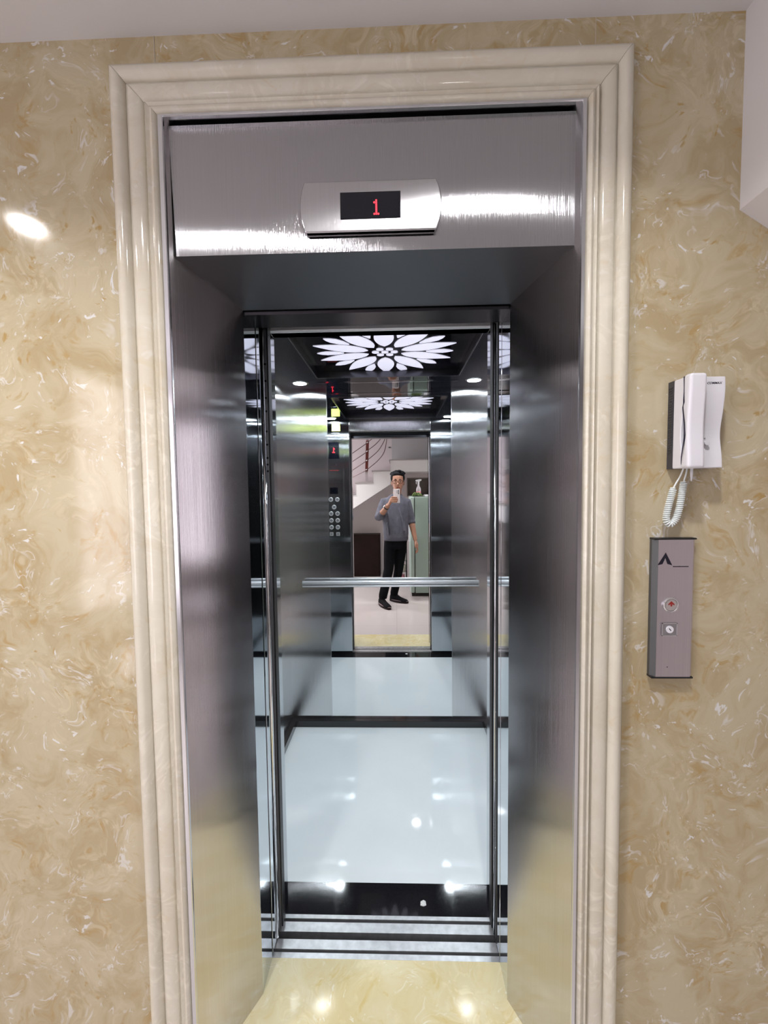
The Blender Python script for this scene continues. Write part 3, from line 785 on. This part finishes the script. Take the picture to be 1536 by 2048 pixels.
obj('post_base', B(-.449, -.412, RYP-.03, RYP-.006, 1.545, 1.694), plain('pink_grey_base', (.38, .33, .35), .35), rl)
obj('post_top', B(-.428, -.392, RYP-.03, RYP-.006, 2.153, 2.395), plain('pink_grey_top', (.38, .33, .35), .35), rl)
M_rod = plain('dark_rod', (.14, .09, .09), .3, .6)
rods = [[(-.62, 1.621), (-.4534, 1.701), (-.4004, 1.7375), (-.2494, 1.862), (-.1583, 1.994), (-.118, 2.207), (-.105, 2.38)],
        [(-.618, 1.729), (-.4514, 1.835), (-.3985, 1.875), (-.2627, 1.988), (-.178, 2.112), (-.1400, 2.21), (-.112, 2.38)],
        [(-.616, 1.859), (-.4496, 1.965), (-.3891, 2.019), (-.2836, 2.10), (-.1929, 2.21), (-.13, 2.38)],
        [(-.60, 1.992), (-.4477, 2.094), (-.3874, 2.141), (-.3045, 2.21), (-.17, 2.38)]]
for r_ in rods:
    a0 = r_[0]; a1 = r_[1]; sx = (a1[1]-a0[1])/(a1[0]-a0[0])
    ext = [(a0[0]-.6, a0[1]-.6*sx)]+r_
    o = obj('rod', tube(bmesh.new(), spline([(x, RYP+.008, z) for x, z in ext], 6), .0055, 8), M_rod, rl, smooth=True)
for x, z in ((-.432, 1.722), (-.425, 1.857), (-.418, 1.993), (-.411, 2.123)):
    obj('knob', ball(bmesh.new(), (x, RYP+.012, z), .011, 14), M_chrome, rl, smooth=True)
# cabinet
cbt = thing('cabinet', 'low dark brown cabinet standing under the stairs', 'cabinet', (-.49, -1.98, 0))
M_brown = plain('dark_brown_wood', (.014, .005, .0045), .5, spec=.2, noise=.25, scale=12)
obj('body', B(-.74, -.2610, HYB+.002, -1.868, .0, .69), M_brown, cbt, bevel=.004)
obj('door', B(-.722, -.279, -1.868, -1.858, .03, .675), M_brown, cbt, bevel=.002)
# niche lining
bm = bmesh.new()
ND = HYB-.15
for q in ((NX0, NX0+.018, ND, HYB+.006, NZ0+.018, NZ1-.018), (NX1-.018, NX1, ND, HYB+.006, NZ0+.018, NZ1-.018), (NX0, NX1, ND, HYB+.006, NZ1-.018, NZ1), (NX0, NX1, ND, HYB+.006, NZ0, NZ0+.018), (NX0+.018, NX1-.018, ND, ND+.01, NZ0+.018, NZ1-.018)): box(bm, *q)
struct('trim_4', bm, plain('brown_grey_niche', (.22, .19, .18), .5), bevel=.003)
# wall hook
tag(obj('wall_fitting', B(-.108, -.075, HYB, HYB+.02, 2.112, 2.128), M_grille, bevel=.002), 'small dark fitting high on the staircase wall', 'wall fitting')
# fridge
fr = thing('refrigerator', 'pale mint green refrigerator standing behind the person', 'refrigerator', (.5, -.86, 0))
M_mint = plain('mint_enamel', (.34, .44, .385), .28, coat=.2)
M_mint2 = plain('mint_door_edge', (.48, .60, .54), .3)
FZ1 = 1.322
obj('body', B(.2520, .80, -1.17, -.575, .045, FZ1-.006), M_mint, fr, bevel=.008, seg=3)
fdoor = obj('door', B(.1860, .2440, -1.165, -.580, .045, FZ1), M_mint2, fr, bevel=.016, seg=4, label='pale rounded door edge')
obj('handle', B(.168, .186, -.66, -.635, .72, 1.02), M_plastic, fdoor, bevel=.004)
obj('gasket', B(.2440, .2520, -1.155, -.588, .055, FZ1-.02), M_black, fr, label='black door gasket')
obj('plinth', B(.205, .79, -1.15, -.595, .0, .045), M_black, fr)
# on the fridge
tg = thing('green_bundle', 'crumpled dark green bundle lying on top of the refrigerator', 'bundle', (.30, -.70, FZ1))
bm = bmesh.new()
rnd = random.Random(4)
for k in range(15):
    a = rnd.uniform(-.9, .9); cx = .295+rnd.uniform(-.05, .05); cy = -.70+rnd.uniform(-.04, .04)
    dx = math.cos(a)*.045*(1 if k % 2 else -1); dz = rnd.uniform(.006, .042)
    tube(bm, spline([(cx-dx, cy-.02, FZ1+.008), (cx, cy, FZ1+.014+dz), (cx+dx, cy+.02, FZ1+.010)], 4), [.003, .007, .010, .012, .012, .012, .010, .006, .003], 8, .55)
obj('leaves', bm, plain('leaf_green', (.10, .16, .035), .5, noise=.6, scale=60), tg, smooth=True)
bt = thing('spray_bottle', 'clear trigger spray bottle with pink liquid on the refrigerator', 'spray bottle', (.312, -.76, FZ1))
bxx, byy = .3100, -.76
obj('bottle', lathe(bmesh.new(), (bxx, byy, FZ1), [(.0, 0), (.030, .001), (.032, .01), (.032, .09), (.028, .115), (.014, .140), (.012, .165), (.0, .166)], 'z', 28), plain('clear_plastic', (.50, .47, .50), .15), bt, smooth=True)
obj('liquid', lathe(bmesh.new(), (bxx, byy, FZ1), [(.0, .003), (.0325, .004), (.0328, .070), (.0, .072)], 'z', 28), plain('pink_liquid', (.50, .20, .22), .2), bt, smooth=True)
tr = obj('trigger_head', prism(bmesh.new(), [(bxx-.038, FZ1+.222), (bxx-.040, FZ1+.208), (bxx-.030, FZ1+.203), (bxx-.012, FZ1+.205), (bxx-.012, FZ1+.163), (bxx+.013, FZ1+.163), (bxx+.013, FZ1+.200), (bxx+.040, FZ1+.215), (bxx+.042, FZ1+.228), (bxx+.02, FZ1+.232)], 'y', byy-.011, byy+.011), M_plastic, bt, bevel=.002)
obj('trigger', tube(bmesh.new(), spline([(bxx-.020, byy, FZ1+.205), (bxx-.030, byy, FZ1+.190), (bxx-.027, byy, FZ1+.165)], 4), .004, 8), M_plastic, tr, smooth=True)
tag(obj('white_box', B(.385, .60, -.86, -.62, FZ1, FZ1+.024), M_plastic, bevel=.003), 'flat white box lying on the refrigerator top', 'box')
# rack with odds and ends
rk = thing('metal_rack', 'thin black metal rack beside the refrigerator', 'rack', (.14, -1.25, 0))
M_blk = plain('black_metal', (.012, .012, .014), .4)
for x in (.030, .150):
    for y in (-1.38, -1.12): obj('post', B(x-.007, x+.007, y-.007, y+.007, 0, .82 if x > .1 else .60), M_blk, rk)
for z in (.07, .22, .38, .54):
    bm = bmesh.new()
    for k in range(7): box(bm, .023, .157, -1.38+k*.0433-.002, -1.38+k*.0433+.002, z-.002, z+.002)
    box(bm, .021, .027, -1.385, -1.115, z-.003, z+.003); box(bm, .153, .159, -1.385, -1.115, z-.003, z+.003)
    obj('shelf', bm, M_blk, rk)
cols = [(.25, .16, .12), (.42, .36, .30), (.16, .08, .09), (.48, .44, .40), (.28, .10, .12), (.36, .33, .28)]
names = ['brown box on the top shelf of the black rack', 'beige jar on the top shelf of the black rack', 'dark maroon tub on the second shelf of the black rack', 'pale jar on the second shelf of the black rack', 'reddish tub on the lowest shelf of the black rack', 'beige can on the third shelf of the black rack']
locs = [(.07, -1.2, .5425), (.125, -1.17, .5425), (.060, -1.19, .3825), (.121, -1.19, .3825), (.095, -1.19, .0725), (.11, -1.18, .2225)]
for i, ((x, y, z), c_, lb) in enumerate(zip(locs, cols, names)):
    if i in (0,):
        o = obj('box', B(x-.025, x+.02, y-.05, y+.05, z, z+.09), plain('carton', c_, .7), bevel=.002)
        tag(o, lb, 'box')
    else:
        nm = ('box', 'jar', 'tub', 'jar', 'tub', 'can')[i]
        o = obj(nm, lathe(bmesh.new(), (x, y, z), [(.0, 0), (.026, 0), (.030, .01), (.030, .075), (.024, .085), (.024, .10), (.0, .10)], 'z', 20), plain('container', c_, .4))
        tag(o, lb, nm)

# ------------------------------------------------------------------ person (seen in the mirror)
pn = thing('person', 'person with short dark hair and glasses in grey sweatshirt and black trousers, holding a phone', 'person', (0, -.28, 0))
M_skin = plain('skin', (.42, .215, .145), .5, noise=.05, scale=8)
M_sweat = plain('grey_sweatshirt', (.125, .130, .170), .9, noise=.12, scale=30)
M_pants = plain('black_trousers', (.006, .006, .008), .9, spec=.1)
M_hair = plain('black_hair', (.005, .005, .008), .6, spec=.2)
def remesh(o, v, it=6):
    m = o.modifiers.new('merge', 'REMESH'); m.mode = 'VOXEL'; m.voxel_size = v; m.use_smooth_shade = True
    s = o.modifiers.new('soften', 'SMOOTH'); s.factor = .5; s.iterations = it
    return o
hx, hy = .028, -.250
bm = bmesh.new()
stack(bm, [(hx, hy+.058, 1.402, .018, .022), (hx, hy+.048, 1.410, .036, .040), (hx, hy+.030, 1.430, .050, .062), (hx, hy+.014, 1.455, .060, .080),
           (hx, hy+.004, 1.490, .068, .092), (hx, hy, 1.530, .072, .096), (hx, hy-.004, 1.570, .073, .096), (hx, hy-.006, 1.600, .067, .087), (hx, hy-.006, 1.625, .048, .064), (hx, hy-.006, 1.640, .018, .026)], 28)
tube(bm, [(hx, hy+.090, 1.520), (hx, hy+.098, 1.500), (hx, hy+.110, 1.480), (hx, hy+.100, 1.470)], [.008, .009, .013, .011], 10)   # nose
tube(bm, [(hx-.020, hy+.086, 1.446), (hx, hy+.094, 1.448), (hx+.020, hy+.086, 1.446)], [.004, .0065, .004], 8)
for s in (-1, 1):
    ball(bm, (hx+s*.073, hy-.010, 1.500), (.010, .020, .031), 14)
    ball(bm, (hx+s*.030, hy+.088, 1.537), (.022, .008, .006), 12)
tube(bm, [(hx-.014, hy-.01, 1.30), (hx-.010, hy-.008, 1.36), (hx-.004, hy+.002, 1.43)], [.060, .052, .050], 18)
stack(bm, [(0, -.285, .74, .12, .09), (0, -.285, .90, .125, .085), (0, -.285, 1.10, .135, .085), (-.002, -.28, 1.26, .145, .078), (.0, -.275, 1.31, .12, .06), (.010, -.27, 1.34, .055, .045)], 24)
SL, EL, WL = Vector((-.140, -.272, 1.272)), Vector((-.204, -.228, 1.082)), Vector((-.088, -.078, 1.236))
SR, ER, WR = Vector((.136, -.288, 1.268)), Vector((.188, -.312, 1.040)), Vector((.239, -.225, .790))
tube(bm, [SL, SL.lerp(EL, .5), EL, EL.lerp(WL, .3), EL.lerp(WL, .7), WL], [.045, .042, .038, .040, .031, .026], 16)
tube(bm, [SR, SR.lerp(ER, .5), ER, ER.lerp(WR, .3), ER.lerp(WR, .7), WR], [.045, .042, .037, .039, .030, .025], 16)
# legs under the trousers
tube(bm, [(-.072, -.285, .80), (-.095, -.240, .43), (-.166, -.168, .09)], [.075, .050, .036], 14)
tube(bm, [(.066, -.300, .80), (.028, -.315, .41), (-.034, -.348, .09)], [.075, .047, .034], 14)
# hand with the phone: palm beside the phone, four fingers across its back, thumb on the screen side
tube(bm, [WL, (-.070, -.052, 1.262), (-.056, -.030, 1.290), (-.050, -.024, 1.312)], [.025, .030, .032, .026], 14, [.62, .62, .62, .6], ref=(1, 0, 0))
for i, (z, tipx) in enumerate(((1.330, .020), (1.3115, .030), (1.293, .028), (1.2765, .016))):
    tube(bm, spline([(-.052, -.026, z-.006), (-.045, -.008, z), (-.030, .0025, z+.001), (-.006, .0030, z-.001), (tipx, .0016, z-.004)], 4), [.0095]*14+[.0085, .0080, .0065], 10)
tube(bm, spline([(-.062, -.040, 1.272), (-.050, -.036, 1.305), (-.034, -.030, 1.328), (-.012, -.028, 1.343)], 4), [.014, .013, .012, .0115, .011, .0105, .010, .010, .0098, .0095, .009, .0085, .007], 10)
# relaxed hand
tube(bm, [WR, (.243, -.222, .765), (.250, -.214, .735), (.254, -.208, .712)], [.025, .034, .039, .033], 14, [.60]*4, ref=(1, 0, 0))
for i, (dy, ln) in enumerate(((.027, .95), (.009, 1.05), (-.010, 1.0), (-.028, .82))):
    tube(bm, spline([(.253, -.208+dy, .722), (.262, -.206+dy, .718-.036*ln), (.254, -.200+dy, .716-.064*ln), (.236, -.196+dy, .716-.072*ln)], 4), [.011, .011, .0108, .0105, .0105, .010, .010, .0098, .0095, .009, .0085, .008, .007], 10)
tube(bm, spline([(.240, -.196, .765), (.236, -.176, .742), (.238, -.170, .715), (.242, -.168, .700)], 4), [.012, .012, .0115, .011, .0105, .010, .010, .0095, .009, .009, .0085, .008, .0065], 10)
remesh(obj('body', bm, M_skin, pn), .0038, 3)
# face details
M_eye = plain('eye_white', (.42, .38, .36), .3)
for s in (-1, 1):
    ey = obj('eye', ball(bmesh.new(), (hx+s*.030, hy+.0850, 1.513), (.0125, .006, .0048), 14), M_eye, pn, smooth=True)
    obj('iris', ball(bmesh.new(), (hx+s*.030, hy+.0895, 1.5125), (.0056, .003, .0048), 12), M_hair, ey, smooth=True)
obj('mouth', tube(tube(bmesh.new(), [(hx-.022, hy+.090, 1.447), (hx, hy+.0985, 1.4495), (hx+.022, hy+.090, 1.447)], [.002, .0042, .002], 8), [(hx-.020, hy+.090, 1.442), (hx, hy+.0985, 1.4405), (hx+.020, hy+.090, 1.442)], [.002, .0050, .002], 8), plain('lips', (.33, .10, .08), .45), pn, smooth=True)
obj('eyebrows', tube(tube(bmesh.new(), [(hx-.048, hy+.084, 1.537), (hx-.032, hy+.0945, 1.543), (hx-.014, hy+.0965, 1.539)], [.002, .004, .003], 8), [(hx+.048, hy+.084, 1.537), (hx+.032, hy+.0945, 1.543), (hx+.014, hy+.0965, 1.539)], [.002, .004, .003], 8), M_hair, pn, smooth=True)
bm = bmesh.new()
ball(bm, (hx+.002, hy-.006, 1.607), (.087, .098, .050), 20); ball(bm, (hx, hy-.040, 1.565), (.079, .070, .075), 20)
for s in (-1, 1): ball(bm, (hx+s*.070, hy-.002, 1.566), (.019, .050, .048), 14)
rnd = random.Random(5)
for k in range(26):
    a = rnd.uniform(-1, 1); q = rnd.uniform(0, 1)
    x = hx+a*.072; y = hy+.074-.070*a*a-.10*q; z = 1.624+.022*(1-a*a)-.010*rnd.random()
    tube(bm, [(x-.02, y-.02, z-.016), (x, y, z+.002), (x+.018, y+.018, z-.002), (x+.026, y+.020, z-.014)], [.010, .015, .013, .006], 8)
remesh(obj('hair', bm, M_hair, pn), .005, 2)
# glasses
bm = bmesh.new()
for s in (-1, 1):
    c = hx+s*.0335; pts = []
    for k in range(25):
        a = 2*PI*k/24; pts.append((c+.0265*math.copysign(abs(math.cos(a))**.6, math.cos(a)), hy+.112-.010*abs(s*(.0265*math.cos(a)))/.0265, 1.510+.0185*math.copysign(abs(math.sin(a))**.6, math.sin(a))))
    tube(bm, pts, .0026, 6)
    tube(bm, [(c+s*.027, hy+.104, 1.518), (hx+s*.074, hy+.08, 1.518), (hx+s*.080, hy-.01, 1.512)], .0022, 6)
tube(bm, [(hx-.008, hy+.112, 1.516), (hx, hy+.115, 1.519), (hx+.008, hy+.112, 1.516)], .0026, 6)
obj('glasses', bm, plain('dark_red_frame', (.06, .010, .010), .25), pn, smooth=True)
# sweatshirt
bm = bmesh.new()
stack(bm, [(.0, -.285, .792, .146, .108), (.0, -.285, .830, .149, .112), (.0, -.285, .86, .156, .118), (-.002, -.284, .95, .158, .116), (-.004, -.283, 1.06, .163, .112),
           (-.004, -.281, 1.17, .170, .108), (-.003, -.279, 1.24, .166, .100), (-.001, -.277, 1.285, .148, .088), (.002, -.274, 1.318, .118, .074), (.007, -.270, 1.345, .080, .064), (.011, -.266, 1.366, .062, .060)], 32, 2.3)
tube(bm, [SL+Vector((.03, 0, .0)), SL, SL.lerp(EL, .35), SL.lerp(EL, .75), EL+Vector((-.004, -.004, -.004)), EL.lerp(WL, .16), EL.lerp(WL, .30)], [.050, .056, .058, .058, .056, .054, .049], 20)
tube(bm, [SR+Vector((-.03, 0, .0)), SR, SR.lerp(ER, .35), SR.lerp(ER, .75), ER, ER.lerp(WR, .14)], [.050, .056, .057, .056, .053, .047], 20)
# folds
for k, (xa, za, xb, zb) in enumerate(((.04, 1.20, .10, .90), (-.10, 1.15, -.06, .88), (.09, 1.02, .125, .86), (0.02, 1.1, .03, .88), (-.12, 1.02, -.09, .86), (-.03, 1.0, -.02, .85))):
    tube(bm, spline([(xa, -.180, za), ((xa+xb)/2+.008, -.166, (za+zb)/2), (xb, -.172, zb)], 5), [.004]+[.009]*9+[.005], 8)
for q in (.25, .5, .72):
    p = SL.lerp(EL, q); tube(bm, [p+Vector((-.052, .02, .012)), p+Vector((-.01, .056, 0)), p+Vector((.045, .035, -.015))], [.004, .008, .004], 8)
sw = remesh(obj('sweatshirt', bm, M_sweat, pn), .006, 4)
M_rib = plain('grey_rib', (.095, .098, .13), .9)
bm = stack(bmesh.new(), [(.0, -.285, .788, .144, .106), (.0, -.285, .800, .150, .112), (.0, -.285, .826, .152, .114), (.0, -.285, .842, .149, .111)], 40, 2.3)
obj('hem', bm, M_rib, sw, smooth=True)
c0 = EL.lerp(WL, .26); c1 = EL.lerp(WL, .36)
obj('cuff', tube(bmesh.new(), [c0, c0.lerp(c1, .5), c1], [.050, .052, .047], 20), M_rib, sw, smooth=True)
c0 = ER.lerp(WR, .10); c1 = ER.lerp(WR, .20)
obj('cuff', tube(bmesh.new(), [c0, c0.lerp(c1, .5), c1], [.048, .050, .045], 20), M_rib, sw, smooth=True)
# trousers
bm = bmesh.new()
stack(bm, [(.0, -.288, .68, .08, .07), (.0, -.288, .72, .130, .100), (.0, -.288, .80, .138, .100), (.0, -.286, .90, .132, .092)], 28, 2.3)
tube(bm, [(-.070, -.287, .80), (-.080, -.275, .65), (-.096, -.240, .43), (-.130, -.205, .27), (-.166, -.168, .125), (-.170, -.165, .085)], [.078, .076, .062, .056, .054, .050], 20)
tube(bm, [(.064, -.298, .80), (.052, -.306, .65), (.030, -.315, .42), (.000, -.330, .25), (-.030, -.348, .115), (-.033, -.350, .080)], [.078, .075, .058, .053, .050, .048], 20)
for x, y, z, s in ((-.13, -.20, .24, 1), (-.15, -.18, .19, -1), (.0, -.33, .22, 1), (-.02, -.34, .17, -1)):
    tube(bm, [(x-.045, y+.01, z+.01*s), (x, y+.048, z), (x+.04, y+.02, z-.012*s)], [.004, .009, .004], 8)
remesh(obj('trousers', bm, M_pants, pn), .007, 4)
# shoes
M_shoe = plain('black_canvas', (.006, .0055, .007), .8, spec=.12); M_sole = plain('dark_sole', (.016, .009, .011), .6, spec=.2); M_line = plain('pinkish_foxing', (.30, .22, .23), .5)
def shoe(heel, toe):
    h = Vector((heel[0], heel[1], 0)); d = Vector((toe[0]-heel[0], toe[1]-heel[1], 0)); L_ = d.length; d.normalize(); s = Vector((-d.y, d.x, 0))
    def W(a, b, z): return h+d*a*L_+s*b+Vector((0, 0, z))
    outl = []
    for k in range(28):
        a = 2*PI*k/28; u_ = .5-.5*math.cos(a); wd = (.034+.013*math.sin(PI*min(1, u_*1.05))**1+.006*u_)*1.0
        outl.append((u_, math.copysign(abs(math.sin(a))**.55, math.sin(a))*wd))
    def slab(z0, z1, k):
        bm = bmesh.new(); a0 = [bm.verts.new(W((u_-.5)*k+.5, b*k, z0)) for u_, b in outl]; a1 = [bm.verts.new(W((u_-.5)*k+.5, b*k, z1)) for u_, b in outl]
        bm.faces.new(a0[::-1]); bm.faces.new(a1); n = len(a0)
        for i in range(n): bm.faces.new((a0[i], a0[(i+1) % n], a1[(i+1) % n], a1[i]))
        return bm
    bm = bmesh.new()
    for a, w_, z1 in ((0,) * 3,): pass
    prof = [(.04, .024, .085), (.12, .033, .105), (.25, .036, .108), (.38, .037, .092), (.55, .041, .070), (.72, .045, .055), (.87, .040, .046), (.96, .024, .036)]
    rows = []
    for a, w_, zt in prof:
        rows.append([bm.verts.new(W(a, w_*math.cos(t_*PI/10)*(1.0), .022+(zt-.022)*math.sin(t_*PI/10)**.8)) for t_ in range(11)])
    for r0, r1 in zip(rows, rows[1:]):
        for i in range(10): bm.faces.new((r0[i], r0[i+1], r1[i+1], r1[i]))
        bm.faces.new((r0[0], r1[0], r1[10], r0[10]))
    bm.faces.new(rows[0]); bm.faces.new(rows[-1][::-1])
    sh = obj('shoe', bm, M_shoe, pn, smooth=True)
    obj('sole', slab(0.0, .026, 1.0), M_sole, sh, bevel=.003)
    obj('foxing_line', slab(.0262, .0300, .985), M_line, sh)
    bm = bmesh.new()
    for k in range(5): tube(bm, [W(.36+.06*k, -.020, .094-.006*k-.0035*k), W(.36+.06*k, 0, .1035-.006*k-.0045*k), W(.36+.06*k, .020, .094-.006*k-.0035*k)], .0024, 6)
    obj('laces', bm, M_shoe, sh)
shoe((-.212, -.235), (-.082, .045))
shoe((-.085, -.385), (.142, -.235))
# watch and bracelet
ax = (WL-EL).normalized(); pw = EL.lerp(WL, .80); uu = Vector((0, 0, 1)).cross(ax).normalized(); vv = ax.cross(uu)
def ring(bm, c, r, t, w_):
    n = 28; q = []
    for k in range(n):
        a = 2*PI*k/n; dr = uu*math.cos(a)+vv*math.sin(a)
        q.append([bm.verts.new(c+dr*rr+ax*h_) for rr, h_ in ((r, -w_), (r+t, -w_), (r+t, w_), (r, w_))])
    for k in range(n):
        a, b = q[k], q[(k+1) % n]
        for i in range(4): bm.faces.new((a[i], a[(i+1) % 4], b[(i+1) % 4], b[i]))
    return bm
wt = obj('watch', ring(bmesh.new(), pw, .0295, .003, .009), M_black, pn, label='black wristband')
tag(wt)
fdir = (Vector((-.55, .45, .70))-ax*ax.dot(Vector((-.55, .45, .70)))).normalized()
bm = bmesh.new(); ball(bm, (0, 0, 0), 1, 18)
q_ = fdir.cross(ax).normalized()
mt = Matrix((( ax.x*.017, q_.x*.017, fdir.x*.006, pw.x+fdir.x*.033), (ax.y*.017, q_.y*.017, fdir.y*.006, pw.y+fdir.y*.033), (ax.z*.017, q_.z*.017, fdir.z*.006, pw.z+fdir.z*.033), (0, 0, 0, 1)))
bm.transform(mt)
obj('watch_face', bm, M_plastic, wt, smooth=True, label='pale watch face')
# phone
ph = thing('mobile_phone', 'white mobile phone held up in front of the person in the mirror', 'phone', (.012, -.0125, 1.343))
obj('case', B(-.0270, .0510, -.0170, -.0080, 1.2600, 1.4250), plain('phone_white', (.72, .66, .70), .3), ph, bevel=.0035, seg=3)
obj('screen', B(-.0245, .0485, -.0174, -.0168, 1.2630, 1.4220), M_blackglass, ph, label='dark screen')
for x, z, r in ((.0350, 1.4100, .0066), (.0350, 1.3915, .0066), (.0350, 1.3730, .0066), (.0170, 1.4060, .0038), (.0170, 1.3915, .0042), (.0170, 1.3790, .0030)):
    l_ = obj('camera_lens', lathe(bmesh.new(), (x, -.0082, z), [(r, 0), (r, .0018), (r*.8, .0022), (r*.75, .0015), (0, .0015)], 'y', 20), M_black, ph)
